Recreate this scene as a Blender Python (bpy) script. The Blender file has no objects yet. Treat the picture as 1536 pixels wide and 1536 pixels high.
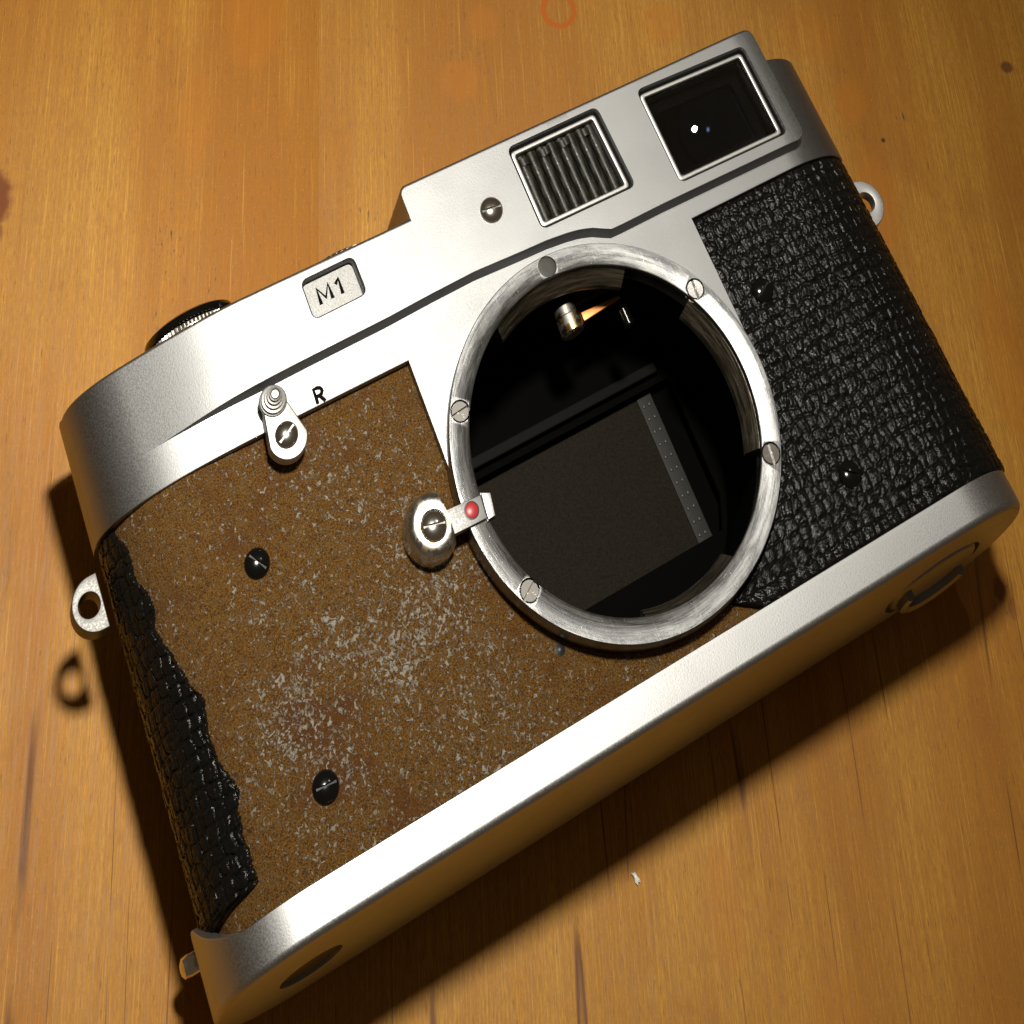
import bpy, bmesh, math, random
import numpy as np
from mathutils import Vector, Matrix
from mathutils.geometry import delaunay_2d_cdt
random.seed(7)
SC = bpy.context.scene
COL = SC.collection
MM = 0.001

# ------------------------------------------------------------------ camera, world, lamps, exposure
cam_d = bpy.data.cameras.new('camera_view')
cam_o = bpy.data.objects.new('camera_view', cam_d)
COL.objects.link(cam_o)
RIGHT = Vector((0.8640767634, -0.4579074609, 0.2090265635))
DOWN = Vector((-0.0974618414, -0.5596015042, -0.8230111457))
FWD = Vector((0.4938345233, 0.6907726932, -0.5281671609))
POS = Vector((-144.14488, -91.29737, 425.95849)) * MM
cam_o.matrix_world = Matrix(((RIGHT.x, -DOWN.x, -FWD.x, POS.x),
                             (RIGHT.y, -DOWN.y, -FWD.y, POS.y),
                             (RIGHT.z, -DOWN.z, -FWD.z, POS.z), (0, 0, 0, 1)))
cam_d.sensor_fit = 'HORIZONTAL'
cam_d.sensor_width = 36.0
cam_d.lens = 3420.6422469 / 1536 * 36
cam_d.shift_x = (768 - 918.8487933) / 1536      # a view camera with its back shifted
cam_d.shift_y = -(768 + 1937.5355926) / 1536
cam_d.clip_start = 0.01
cam_d.clip_end = 20
SC.camera = cam_o

w = bpy.data.worlds.new('World')
SC.world = w
w.use_nodes = True
w.node_tree.nodes['Background'].inputs[0].default_value = (1.0, 0.74, 0.46, 1)
w.node_tree.nodes['Background'].inputs[1].default_value = 0.075


def lamp(name, loc, target, size, watts, col, spread=None):
    d = bpy.data.lights.new(name, 'AREA')
    d.shape = 'DISK'
    d.size = size * MM
    d.energy = watts
    d.color = col
    if spread: d.spread = math.radians(spread)
    o = bpy.data.objects.new(name, d)
    COL.objects.link(o)
    o.location = Vector(loc) * MM
    o.rotation_euler = (Vector(target) - Vector(loc)).to_track_quat('-Z', 'Y').to_euler()
    return o


lamp('desk_lamp', (-16, 112, 600), (-52, 34, 0), 66, 0.27, (1.0, 0.95, 0.84), 41)
lamp('room_lamp', (378, 275, 800), (0, 0, 0), 2.4, 0.22, (1.0, 0.95, 0.88))
SC.view_settings.view_transform = 'Standard'
SC.view_settings.look = 'None'
SC.view_settings.exposure = 0.0
SC.view_settings.gamma = 1.0
SC.cycles.max_bounces = 8


# ------------------------------------------------------------------ materials
class NT:
    def __init__(s, name):
        s.m = bpy.data.materials.new(name)
        s.m.use_nodes = True
        s.t = s.m.node_tree
        s.b = s.t.nodes['Principled BSDF']
        s._c = None

    def n(s, typ, **kw):
        x = s.t.nodes.new(typ)
        for k, v in kw.items():
            setattr(x, k, v)
        return x

    def link(s, a, b):
        s.t.links.new(a, b)

    def val(s, sock, v):
        if hasattr(v, 'is_linked') or isinstance(v, bpy.types.NodeSocket):
            s.link(v, sock)
        else:
            sock.default_value = v

    def set(s, **kw):
        for k, v in kw.items():
            s.val(s.b.inputs[k.replace('_', ' ')], v)

    def co(s, scale=(1, 1, 1), rot=0.0, loc=(0, 0, 0)):
        """object coordinates in millimetres times scale"""
        if s._c is None:
            s._c = s.n('ShaderNodeTexCoord').outputs['Object']
        m = s.n('ShaderNodeMapping')
        m.inputs['Scale'].default_value = [1000 * q for q in scale]
        m.inputs['Rotation'].default_value = (0, 0, rot)
        m.inputs['Location'].default_value = loc
        s.link(s._c, m.inputs['Vector'])
        return m.outputs[0]

    def noise(s, vec, scale=1.0, detail=3.0, rough=0.5, dist=0.0):
        x = s.n('ShaderNodeTexNoise')
        x.inputs['Scale'].default_value = scale
        x.inputs['Detail'].default_value = detail
        x.inputs['Roughness'].default_value = rough
        x.inputs['Distortion'].default_value = dist
        s.link(vec, x.inputs['Vector'])
        return x.outputs['Fac']

    def ramp(s, fac, a, b, lo=0.0, hi=1.0, smooth=True):
        x = s.n('ShaderNodeMapRange')
        x.interpolation_type = 'SMOOTHSTEP' if smooth else 'LINEAR'
        s.val(x.inputs['Value'], fac)
        x.inputs['From Min'].default_value = a
        x.inputs['From Max'].default_value = b
        x.inputs['To Min'].default_value = lo
        x.inputs['To Max'].default_value = hi
        return x.outputs[0]

    def math(s, op, a, b=0.0, c=None):
        x = s.n('ShaderNodeMath', operation=op)
        s.val(x.inputs[0], a)
        s.val(x.inputs[1], b)
        if c is not None: s.val(x.inputs[2], c)
        return x.outputs[0]

    def mix(s, fac, a, b, mode='MIX'):
        x = s.n('ShaderNodeMix', data_type='RGBA', blend_type=mode)
        s.val(x.inputs[0], fac)
        for sock, v in ((x.inputs[6], a), (x.inputs[7], b)):
            if isinstance(v, tuple):
                sock.default_value = (*v, 1.0)
            else:
                s.val(sock, v)
        return x.outputs[2]

    def bump(s, h, dist, strength=1.0, normal=None):
        x = s.n('ShaderNodeBump')
        x.inputs['Distance'].default_value = dist * MM
        x.inputs['Strength'].default_value = strength
        s.link(h, x.inputs['Height'])
        if normal is not None: s.link(normal, x.inputs['Normal'])
        return x.outputs[0]


def plain(name, col, rough, metal=0.0, coat=0.0, spec=0.5):
    k = NT(name)
    k.set(Base_Color=(*col, 1), Roughness=rough, Metallic=metal)
    k.b.inputs['Coat Weight'].default_value = coat
    k.b.inputs['Coat Roughness'].default_value = 0.03
    k.b.inputs['Specular IOR Level'].default_value = spec
    return k


def mat_satin(name='satin_chrome', rough=0.45, col=(0.285, 0.288, 0.292), grain=0.012):
    k = NT(name)
    v = k.co()
    g = k.noise(v, 4.2, 2, 0.6)
    blot = k.noise(v, 0.12, 4, 0.6)
    k.set(Metallic=1.0,
          Base_Color=k.mix(k.ramp(blot, 0.3, 0.75), col, tuple(c * 0.92 for c in col)),
          Roughness=k.math('ADD', k.ramp(g, 0.3, 0.7, rough - 0.05, rough + 0.06), k.ramp(blot, 0.35, 0.7, -0.015, 0.02)))
    k.set(Normal=k.bump(g, grain, 1.0))
    return k.m


M = {}
M['satin'] = mat_satin()
M['base'] = mat_satin('base_satin_lit', 0.45, (0.40, 0.402, 0.405), 0.011)  # same satin chrome, made paler to carry the base plate's blown highlight
M['badge'] = mat_satin('badge_satin', 0.50, (0.20, 0.20, 0.197), 0.002)
M['lug'] = mat_satin('brushed_lug_metal', 0.50, (0.15, 0.148, 0.143), 0.002)
M['lug_lit'] = mat_satin('lit_lug_metal', 0.5, (0.5, 0.5, 0.5), 0.004)  # the right lug's blown-out specular white is put into this base colour
M['lever'] = mat_satin('lever_satin', 0.40, (0.46, 0.456, 0.445), 0.004)


def mat_polished(name, col, rough=0.07, wear=(0.45, 0.38, 0.28), amount=0.62):
    k = NT(name)
    v = k.co()
    n = k.noise(v, 0.55, 5, 0.65)
    k.set(Metallic=1.0, Base_Color=k.mix(k.ramp(n, amount, amount + 0.08), col, wear),
          Roughness=k.ramp(n, amount - 0.05, amount + 0.1, rough, rough + 0.3))
    k.set(Normal=k.bump(k.noise(v, 2.0, 3, 0.6), 0.004))
    return k.m


M['chrome'] = mat_polished('polished_chrome', (0.72, 0.70, 0.67), 0.17, amount=0.75)
M['worn'] = mat_polished('worn_chrome', (0.56, 0.55, 0.525), 0.26, (0.42, 0.34, 0.23), 0.53)
M['steel'] = mat_polished('screw_steel', (0.72, 0.70, 0.67), 0.16, (0.5, 0.44, 0.36), 0.66)


def mat_ring():
    k = NT('turned_mount_metal')
    v = k.co()
    sep = k.n('ShaderNodeSeparateXYZ'); k.link(v, sep.inputs[0])
    x, y = sep.outputs[0], sep.outputs[1]
    r = k.math('SQRT', k.math('ADD', k.math('MULTIPLY', x, x), k.math('MULTIPLY', y, y)))
    a = k.math('ARCTAN2', y, x)
    cmb = k.n('ShaderNodeCombineXYZ')
    k.link(k.math('MULTIPLY', r, 5.0), cmb.inputs[0]); k.link(k.math('MULTIPLY', a, 1.6), cmb.inputs[1])
    lines = k.noise(cmb.outputs[0], 1.0, 5, 0.7)
    scr = k.noise(k.co((1.3, 0.10, 1), 0.9), 1.0, 6, 0.75, 0.6)
    c2 = k.n('ShaderNodeCombineXYZ')
    k.link(k.math('MULTIPLY', r, 1.1), c2.inputs[0]); k.link(k.math('MULTIPLY', a, 3.2), c2.inputs[1])
    scuff = k.noise(c2.outputs[0], 1.0, 5, 0.72, 0.3)
    nick = k.noise(v, 1.7, 3, 0.7)
    k.set(Metallic=1.0, Base_Color=k.mix(k.ramp(scuff, 0.36, 0.66), (0.195, 0.199, 0.205), (0.29, 0.29, 0.288)),
          Roughness=k.math('ADD', k.ramp(scuff, 0.3, 0.7, 0.24, 0.34), k.ramp(scr, 0.56, 0.70, 0.0, 0.10)))
    k.set(Normal=k.bump(k.math('ADD', k.math('ADD', lines, k.math('MULTIPLY', scr, 0.5)), k.ramp(nick, 0.66, 0.74, 0.0, 0.5)), 0.018))
    tan = k.n('ShaderNodeTangent', direction_type='RADIAL', axis='Z')
    k.b.inputs['Anisotropic'].default_value = 0.0
    k.link(tan.outputs[0], k.b.inputs['Tangent'])
    return k.m


M['ring'] = mat_ring()


def mat_turned():
    k = NT('turned_dull_flange')
    sep = k.n('ShaderNodeSeparateXYZ'); k.link(k.co(), sep.inputs[0])
    x, y = sep.outputs[0], sep.outputs[1]
    r = k.math('SQRT', k.math('ADD', k.math('MULTIPLY', x, x), k.math('MULTIPLY', y, y)))
    cmb = k.n('ShaderNodeCombineXYZ')
    k.link(k.math('MULTIPLY', r, 4.5), cmb.inputs[0]); k.link(k.math('MULTIPLY', k.math('ARCTAN2', y, x), 4.0), cmb.inputs[1])
    n = k.noise(cmb.outputs[0], 1.0, 5, 0.7)
    k.set(Metallic=1.0, Base_Color=k.mix(k.ramp(n, 0.3, 0.7), (0.16, 0.14, 0.105), (0.42, 0.38, 0.31)), Roughness=k.ramp(n, 0.3, 0.7, 0.30, 0.48))
    k.set(Normal=k.bump(n, 0.10))
    return k.m


M['bayonet'] = mat_turned()
M['black_gloss'] = plain('black_enamel', (0.003, 0.003, 0.003), 0.14, 0, 0.0).m
M['black_matt'] = plain('matt_black_interior', (0.003, 0.003, 0.0027), 0.75, 0, 0, 0.12).m
M['black_satin'] = plain('satin_black_metal', (0.014, 0.014, 0.013), 0.42, 0, 0, 0.4).m
M['black_fill'] = plain('black_engraving_paint', (0.004, 0.004, 0.004), 0.8, 0, 0, 0.05).m
M['wax'] = plain('dark_sealing_wax', (0.022, 0.021, 0.016), 0.55).m
M['red'] = plain('red_enamel', (0.42, 0.022, 0.028), 0.35, 0, 0.0).m
M['brass'] = mat_polished('tarnished_brass', (0.46, 0.33, 0.16), 0.25, (0.28, 0.27, 0.26), 0.48)
M['copper'] = plain('copper_leaf', (0.62, 0.24, 0.07), 0.35, 0.6).m
M['knurl'] = plain('knurled_nickel', (0.70, 0.68, 0.64), 0.22, 1.0).m
M['dark_chrome'] = plain('dark_polished_metal', (0.10, 0.10, 0.10), 0.10, 1.0).m
M['lath'] = NT('curtain_lath')
M['lath'].set(Base_Color=(0.075, 0.072, 0.066, 1), Roughness=0.6, Metallic=0.0, Specular_IOR_Level=0.25)
M['lath'].set(Base_Color=M['lath'].mix(M['lath'].noise(M['lath'].co(), 0.9, 4, 0.6), (0.006, 0.006, 0.0055), (0.022, 0.021, 0.018)))
M['lath'] = M['lath'].m


def mat_cloth():
    k = NT('rubberised_curtain_cloth')
    v = k.co()
    n = k.noise(v, 5.0, 2, 0.6)
    wv = k.n('ShaderNodeTexWave'); wv.inputs['Scale'].default_value = 1.1
    k.link(v, wv.inputs['Vector'])
    k.set(Base_Color=k.mix(n, (0.004, 0.0034, 0.0025), (0.027, 0.0225, 0.017)), Roughness=0.9)
    k.b.inputs['Specular IOR Level'].default_value = 0.03
    k.set(Normal=k.bump(n, 0.05))
    return k.m


M['cloth'] = mat_cloth()


def mat_glass(name, col=(1, 1, 1)):
    k = NT(name)
    k.set(Base_Color=(*col, 1), Roughness=0.0, IOR=1.5)
    k.b.inputs['Transmission Weight'].default_value = 1.0
    return k.m


M['glass'] = mat_glass('finder_glass', (0.75, 0.8, 0.85))


def mat_ribs():
    k = NT('ribbed_plastic')
    v = k.co((1, 0.25, 1))
    n = k.noise(v, 1.6, 4, 0.65)
    k.set(Base_Color=k.mix(k.ramp(n, 0.4, 0.72), (0.006, 0.006, 0.004), (0.035, 0.032, 0.022)), Roughness=k.ramp(n, 0.3, 0.7, 0.25, 0.5), Specular_IOR_Level=0.28)
    k.set(Normal=k.bump(k.noise(k.co(), 1.3, 3, 0.6), 0.03))
    return k.m


M['ribs'] = mat_ribs()


def mat_leather():
    k = NT('black_leatherette')
    v = k.co()
    n = k.noise(v, 2.4, 4, 0.65)
    cr = k.noise(k.co((1.6, 0.35, 0.5), 0.0), 1.0, 4, 0.7, 0.5)
    k.set(Base_Color=k.mix(n, (0.003, 0.003, 0.0028), (0.008, 0.0078, 0.007)), Roughness=k.ramp(n, 0.3, 0.7, 0.12, 0.25))
    k.b.inputs['Specular IOR Level'].default_value = 0.18
    k.set(Normal=k.bump(k.math('ADD', n, k.math('MULTIPLY', cr, 0.8)), 0.07))
    return k.m


M['leather'] = mat_leather()


def mat_rust():
    k = NT('corroded_bare_casting')
    v = k.co()
    fine = k.noise(v, 4.6, 5, 0.8)
    mid = k.noise(v, 0.75, 5, 0.65)
    big = k.noise(v, 0.055, 4, 0.6)
    c = k.mix(k.ramp(fine, 0.38, 0.62), (0.028, 0.0098, 0.0010), (0.195, 0.092, 0.0145))
    c = k.mix(k.ramp(mid, 0.45, 0.70, 0.0, 0.55), c, (0.145, 0.085, 0.026))
    c = k.mix(k.ramp(k.noise(v, 1.5, 3, 0.6), 0.56, 0.70, 0, 0.75), c, (0.032, 0.011, 0.003))
    c = k.mix(k.ramp(k.noise(k.co((1, 1, 1), 0, (31, 5, 0)), 0.085, 4, 0.6), 0.50, 0.70, 0, 0.7), c, (0.075, 0.022, 0.003))
    # pale oxide specks and worms; more of them over the middle of the plate
    area = k.ramp(big, 0.38, 0.60)
    sep = k.n('ShaderNodeSeparateXYZ'); k.link(v, sep.inputs[0])
    px = k.ramp(k.math('ABSOLUTE', k.math('ADD', sep.outputs[0], 43.0)), 6.0, 30.0, 1.0, 0.0)
    py = k.ramp(k.math('ABSOLUTE', k.math('ADD', sep.outputs[1], 9.0)), 6.0, 30.0, 1.0, 0.15)
    dens = k.math('MULTIPLY', k.math('ADD', 0.35, k.math('MULTIPLY', area, 0.65)), k.math('ADD', 0.3, k.math('MULTIPLY', k.math('MULTIPLY', px, py), 0.75)))
    sp = k.math('MAXIMUM', k.noise(k.co((1.0, 0.85, 1)), 1.9, 5, 0.66, 0.7), k.math('SUBTRACT', k.noise(k.co((1.0, 0.9, 1), 0.4, (7, 3, 0)), 1.0, 5, 0.66, 0.9), 0.045))
    thr = k.math('SUBTRACT', sp, k.math('MULTIPLY', k.math('SUBTRACT', 1.0, dens), 0.105))
    speck = k.ramp(thr, 0.505, 0.555)
    vo = k.n('ShaderNodeTexVoronoi'); vo.inputs['Scale'].default_value = 0.75; vo.inputs['Randomness'].default_value = 1.0
    k.link(v, vo.inputs['Vector'])
    dots = k.math('MULTIPLY', k.ramp(vo.outputs['Distance'], 0.10, 0.17, 1.0, 0.0), k.ramp(mid, 0.45, 0.55))
    speck = k.math('MAXIMUM', speck, k.math('MULTIPLY', dots, 0.8))
    c = k.mix(k.math('MULTIPLY', speck, k.ramp(k.noise(v, 0.9, 3, 0.6), 0.35, 0.65, 0.40, 0.90)), c, (0.37, 0.35, 0.30))
    k.set(Base_Color=c, Roughness=k.ramp(fine, 0.3, 0.7, 0.42, 0.62), Metallic=k.math('MULTIPLY', speck, 0.25))
    k.b.inputs['Specular IOR Level'].default_value = 0.22
    k.set(Normal=k.bump(k.math('ADD', fine, k.math('MULTIPLY', speck, 0.35)), 0.22))
    return k.m


M['rust'] = mat_rust()


def mat_wood(seed, tint):
    k = NT('varnished_board_wood')
    off = (seed * 37.0, seed * 91.0, 0)
    warp = k.noise(k.co((0.02, 0.006, 1), 0, off), 1.0, 2)
    big = k.noise(k.co((0.045, 0.006, 1), 0, off), 1.0, 3, 0.55, 0.4)
    blot = k.noise(k.co((0.06, 0.03, 1), 0, off), 1.0, 4, 0.6, 0.8)
    grain = k.noise(k.co((2.3, 0.10, 1), 0, off), 1.0, 4, 0.68, 0.2)
    fine = k.noise(k.co((6.5, 0.60, 1), 0, off), 1.0, 3, 0.75)
    pore = k.noise(k.co((3.8, 0.42, 1), 0, off), 1.0, 2, 0.5)
    flk = k.noise(k.co((5.0, 1.9, 1), 0, off), 1.0, 2, 0.5)
    a = tuple(x * y for x, y in zip((0.555, 0.283, 0.036), tint))
    b = tuple(x * y for x, y in zip((0.365, 0.136, 0.008), tint))
    c = k.mix(k.ramp(big, 0.36, 0.64), a, b)
    c = k.mix(k.ramp(k.noise(k.co((0.022, 0.009, 1), 0, (off[0] + 9, 4, 0)), 1.0, 3), 0.48, 0.68, 0, 0.55), c, (0.52, 0.290, 0.050))
    c = k.mix(k.ramp(blot, 0.55, 0.75, 0, 0.6), c, (0.32, 0.115, 0.012))
    c = k.mix(k.ramp(grain, 0.32, 0.68, 0.5, 0.0), c, (0.26, 0.105, 0.016))
    c = k.mix(k.ramp(fine, 0.38, 0.62, 0.55, 0.0), c, (0.255, 0.108, 0.018))
    c = k.mix(k.ramp(pore, 0.62, 0.72, 0, 0.6), c, (0.13, 0.05, 0.014))
    c = k.mix(k.ramp(flk, 0.60, 0.74, 0, 0.30), c, (0.68, 0.39, 0.07))
    crisp = k.noise(k.co((3.6, 0.035, 1), 0, (off[0] + 3, 17, 0)), 1.0, 4, 0.75)
    c = k.mix(k.ramp(crisp, 0.44, 0.60, 0.42, 0.0, False), c, (0.27, 0.108, 0.012))
    c = k.mix(k.ramp(crisp, 0.60, 0.66, 0.0, 0.35, False), c, (0.62, 0.36, 0.075))
    # long growth lines
    sep = k.n('ShaderNodeSeparateXYZ'); k.link(k.co(), sep.inputs[0])
    u, vv = sep.outputs[0], sep.outputs[1]
    ln = k.noise(k.co((0.075, 0.0022, 1), 0, off), 1.0, 1, 0.4)
    l1 = k.ramp(k.math('ABSOLUTE', k.math('SUBTRACT', k.math('FRACT', k.math('MULTIPLY', ln, 9.0)), 0.5)), 0.0, 0.042, 1.0, 0.0)
    low = k.ramp(vv, -25.0, 5.0, 1.0, 0.18)
    l1 = k.math('MULTIPLY', k.math('MULTIPLY', l1, low), k.ramp(k.noise(k.co((0.2, 0.05, 1), 0, off), 1.0, 2), 0.42, 0.58))
    c = k.mix(k.math('MULTIPLY', l1, 0.9), c, (0.105, 0.034, 0.007))

    def blob(cu, cv, su, sv, wob=0.5, inner=0.75):
        du = k.math('DIVIDE', k.math('SUBTRACT', u, cu), su)
        dv = k.math('DIVIDE', k.math('SUBTRACT', vv, cv), sv)
        d = k.math('SQRT', k.math('ADD', k.math('MULTIPLY', du, du), k.math('MULTIPLY', dv, dv)))
        d = k.math('ADD', d, k.math('MULTIPLY', k.math('SUBTRACT', k.noise(k.co((1, 1, 1)), 0.7, 3), 0.5), wob))
        return d

    for (cu, cv, su, sv, col, am) in BLOBS[seed]:
        d = blob(cu, cv, su, sv)
        c = k.mix(k.ramp(d, 0.65, 1.1, am, 0.0), c, col)
    for (cu, cv, r, wd, col, am) in RINGS[seed]:
        d = blob(cu, cv, 1.0, 1.0, 0.7)
        e = k.math('ABSOLUTE', k.math('SUBTRACT', d, r))
        c = k.mix(k.math('MULTIPLY', k.ramp(e, wd * 0.5, wd * 1.3, 1.0, 0.0), am), c, col)
    # clusters of short blue-grey stain ticks
    tick = k.noise(k.co((2.2, 0.55, 1), 0.12, off), 1.0, 2, 0.5)
    for (cu, cv, su, sv, am) in TICKS[seed]:
        d = blob(cu, cv, su, sv, 1.2)
        c = k.mix(k.math('MULTIPLY', k.ramp(d, 0.4, 1.1, am, 0.0), k.ramp(tick, 0.60, 0.68)), c, (0.055, 0.042, 0.030))
    k.set(Base_Color=c, Roughness=k.ramp(grain, 0.3, 0.7, 0.42, 0.56))
    k.b.inputs['Specular IOR Level'].default_value = 0.14
    h = k.math('ADD', k.math('MULTIPLY', grain, 0.5), k.math('ADD', k.math('MULTIPLY', fine, 0.4), k.math('MULTIPLY', flk, 0.5)))
    k.set(Normal=k.bump(h, 0.03))
    return k.m


DK = (0.16, 0.045, 0.010)
OR = (0.40, 0.135, 0.010)
BLOBS = {0: [(-94.6, 47.0, 3.4, 5.0, (0.15, 0.038, 0.004), 1.0), (-94.0, 42.0, 1.8, 2.2, DK, 0.7), (-52, 78, 6, 12, OR, 0.35), (-62, 60, 3, 9, OR, 0.25)],
         1: [(68.7, -11.4, 1.2, 1.9, DK, 0.75), (70.2, -14.0, 0.7, 1.6, DK, 0.5), (90.6, 68.2, 1.3, 1.2, (0.09, 0.035, 0.01), 0.8), (63.2, 55.4, 0.45, 0.45, (0.04, 0.02, 0.01), 0.9),
             (-15, 66, 4, 4, OR, 0.4), (-10, 76, 3.2, 3.2, OR, 0.4), (24, 76, 5, 4, OR, 0.4), (48, 60, 5, 8, OR, 0.45), (60, 45, 4, 9, OR, 0.4), (52, 74, 7, 5, OR, 0.3), (58, 62, 3, 4, OR, 0.4),
             (18, -46, 3, 8, OR, 0.3), (33, -62, 5, 10, OR, 0.25), (78, 20, 4, 14, OR, 0.3)]}
RINGS = {0: [], 1: [(4.3, 78.3, 2.9, 0.55, (0.38, 0.095, 0.002), 1.0)]}
TICKS = {0: [(-65.5, 40.0, 3.0, 7.5, 0.8), (-58.0, 34.5, 1.2, 4.0, 0.7), (-66.5, 30.0, 1.0, 4.0, 0.6)],
         1: [(-32.6, 44.3, 3.5, 2.2, 0.7), (-14, 70, 5, 4, 0.35), (67.5, 59.0, 1.8, 1.6, 0.8), (76, -15, 2, 5, 0.7), (68, -13, 3, 4, 0.5), (64, 30, 3, 8, 0.4)]}
M['wood0'] = mat_wood(0, (0.98, 0.93, 0.92))
M['wood1'] = mat_wood(1, (1.0, 1.0, 1.0))
M['crumb'] = plain('pale_crumb', (0.72, 0.74, 0.66), 0.3).m


# ------------------------------------------------------------------ mesh helpers (millimetres in, metres out)
def finish(name, me, mat, parent=None, angle=32, label=None, weighted=False):
    me.polygons.foreach_set('use_smooth', [True] * len(me.polygons))
    me.set_sharp_from_angle(angle=math.radians(angle))
    if weighted:
        o = bpy.data.objects.new('tmp_wn', me); COL.objects.link(o)
        md = o.modifiers.new('wn', 'WEIGHTED_NORMAL'); md.mode = 'FACE_AREA'; md.weight = 100; md.keep_sharp = True
        dg = bpy.context.evaluated_depsgraph_get(); dg.update()
        me = bpy.data.meshes.new_from_object(o.evaluated_get(dg), depsgraph=dg)
        bpy.data.objects.remove(o)
    me.materials.clear()
    me.materials.append(mat)
    me.name = name
    o = bpy.data.objects.new(name, me)
    COL.objects.link(o)
    if parent is not None: o.parent = parent
    if label: o['label'] = label
    return o


def raw(verts, faces):
    me = bpy.data.meshes.new('tmp')
    me.from_pydata([(x * MM, y * MM, z * MM) for x, y, z in verts], [], faces)
    bm = bmesh.new(); bm.from_mesh(me)
    bmesh.ops.remove_doubles(bm, verts=bm.verts, dist=1e-7)
    bmesh.ops.dissolve_degenerate(bm, dist=1e-8, edges=bm.edges)
    bmesh.ops.recalc_face_normals(bm, faces=bm.faces)
    bm.to_mesh(me); bm.free()
    return me


def boolean(me, cutters, op='DIFFERENCE'):
    o = bpy.data.objects.new('tmp_bool', me); COL.objects.link(o)
    tmp = []
    for i, c in enumerate(cutters):
        co = bpy.data.objects.new('tmp_cut', c); COL.objects.link(co); tmp.append(co)
        md = o.modifiers.new('b%d' % i, 'BOOLEAN'); md.operation = op; md.solver = 'EXACT'; md.object = co
    dg = bpy.context.evaluated_depsgraph_get(); dg.update()
    res = bpy.data.meshes.new_from_object(o.evaluated_get(dg), depsgraph=dg)
    bpy.data.objects.remove(o)
    for t in tmp: bpy.data.objects.remove(t)
    return res


def lathe(profile, center=(0, 0, 0), seg=96, axis='Z', a0=0.0, a1=360.0, closed=False):
    """profile: list of (r, h); revolved round an axis through center."""
    full = abs(a1 - a0) > 359.9
    n = seg if full else seg + 1
    V, F = [], []
    for i in range(n):
        a = math.radians(a0 + (a1 - a0) * i / seg)
        for r, h in profile:
            p = (r * math.cos(a), r * math.sin(a), h)
            if axis == 'Y': p = (p[0], p[2], -p[1])
            if axis == 'X': p = (p[2], p[0], p[1])
            V.append((p[0] + center[0], p[1] + center[1], p[2] + center[2]))
    m = len(profile)
    for i in range(seg):
        j = (i + 1) % n
        for q in range(m if closed else m - 1):
            q2 = (q + 1) % m
            F.append((i * m + q, j * m + q, j * m + q2, i * m + q2))
    if not full and closed:
        F.append(tuple(range(m)))
        F.append(tuple(range((n - 1) * m, n * m))[::-1])
    return raw(V, F)


def solid_cyl(c, r, z0, z1, seg=48, axis='Z'):
    return lathe([(0, z0), (r, z0), (r, z1), (0, z1)], c, seg, axis)


def rrect(x0, y0, x1, y1, r, n=6):
    pts = []
    for cx, cy, a in ((x1 - r, y1 - r, 0), (x0 + r, y1 - r, 90), (x0 + r, y0 + r, 180), (x1 - r, y0 + r, 270)):
        for i in range(n + 1):
            t = math.radians(a + 90 * i / n)
            pts.append((cx + r * math.cos(t), cy + r * math.sin(t)))
    return pts


def quad_round(c, r, n=6):
    """polygon through four corners c (counter-clockwise) with rounded corners"""
    out = []
    k = len(c)
    for i in range(k):
        p0, p1, p2 = Vector(c[i - 1]), Vector(c[i]), Vector(c[(i + 1) % k])
        a = (p0 - p1).normalized() * r; b = (p2 - p1).normalized() * r
        for j in range(n + 1):
            t = j / n
            q = (p1 + a) * (1 - t) ** 2 + p1 * 2 * t * (1 - t) + (p1 + b) * t ** 2
            out.append((q.x, q.y))
    return out


def inset(poly, d):
    n = len(poly); out = []
    for i in range(n):
        p0, p1, p2 = Vector(poly[i - 1]), Vector(poly[i]), Vector(poly[(i + 1) % n])
        e1 = (p1 - p0); e2 = (p2 - p1)
        if e1.length < 1e-9 or e2.length < 1e-9:
            e1 = e2 = (p2 - p0)
        e1.normalize(); e2.normalize()
        n1 = Vector((-e1.y, e1.x)); n2 = Vector((-e2.y, e2.x))
        m = n1 + n2
        if m.length < 1e-6: m = n1
        m.normalize()
        k = d / max(0.35, m.dot(n1))
        out.append((p1.x + m.x * k, p1.y + m.y * k))
    return out


def area2(poly):
    return sum(poly[i - 1][0] * poly[i][1] - poly[i][0] * poly[i - 1][1] for i in range(len(poly)))


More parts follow.
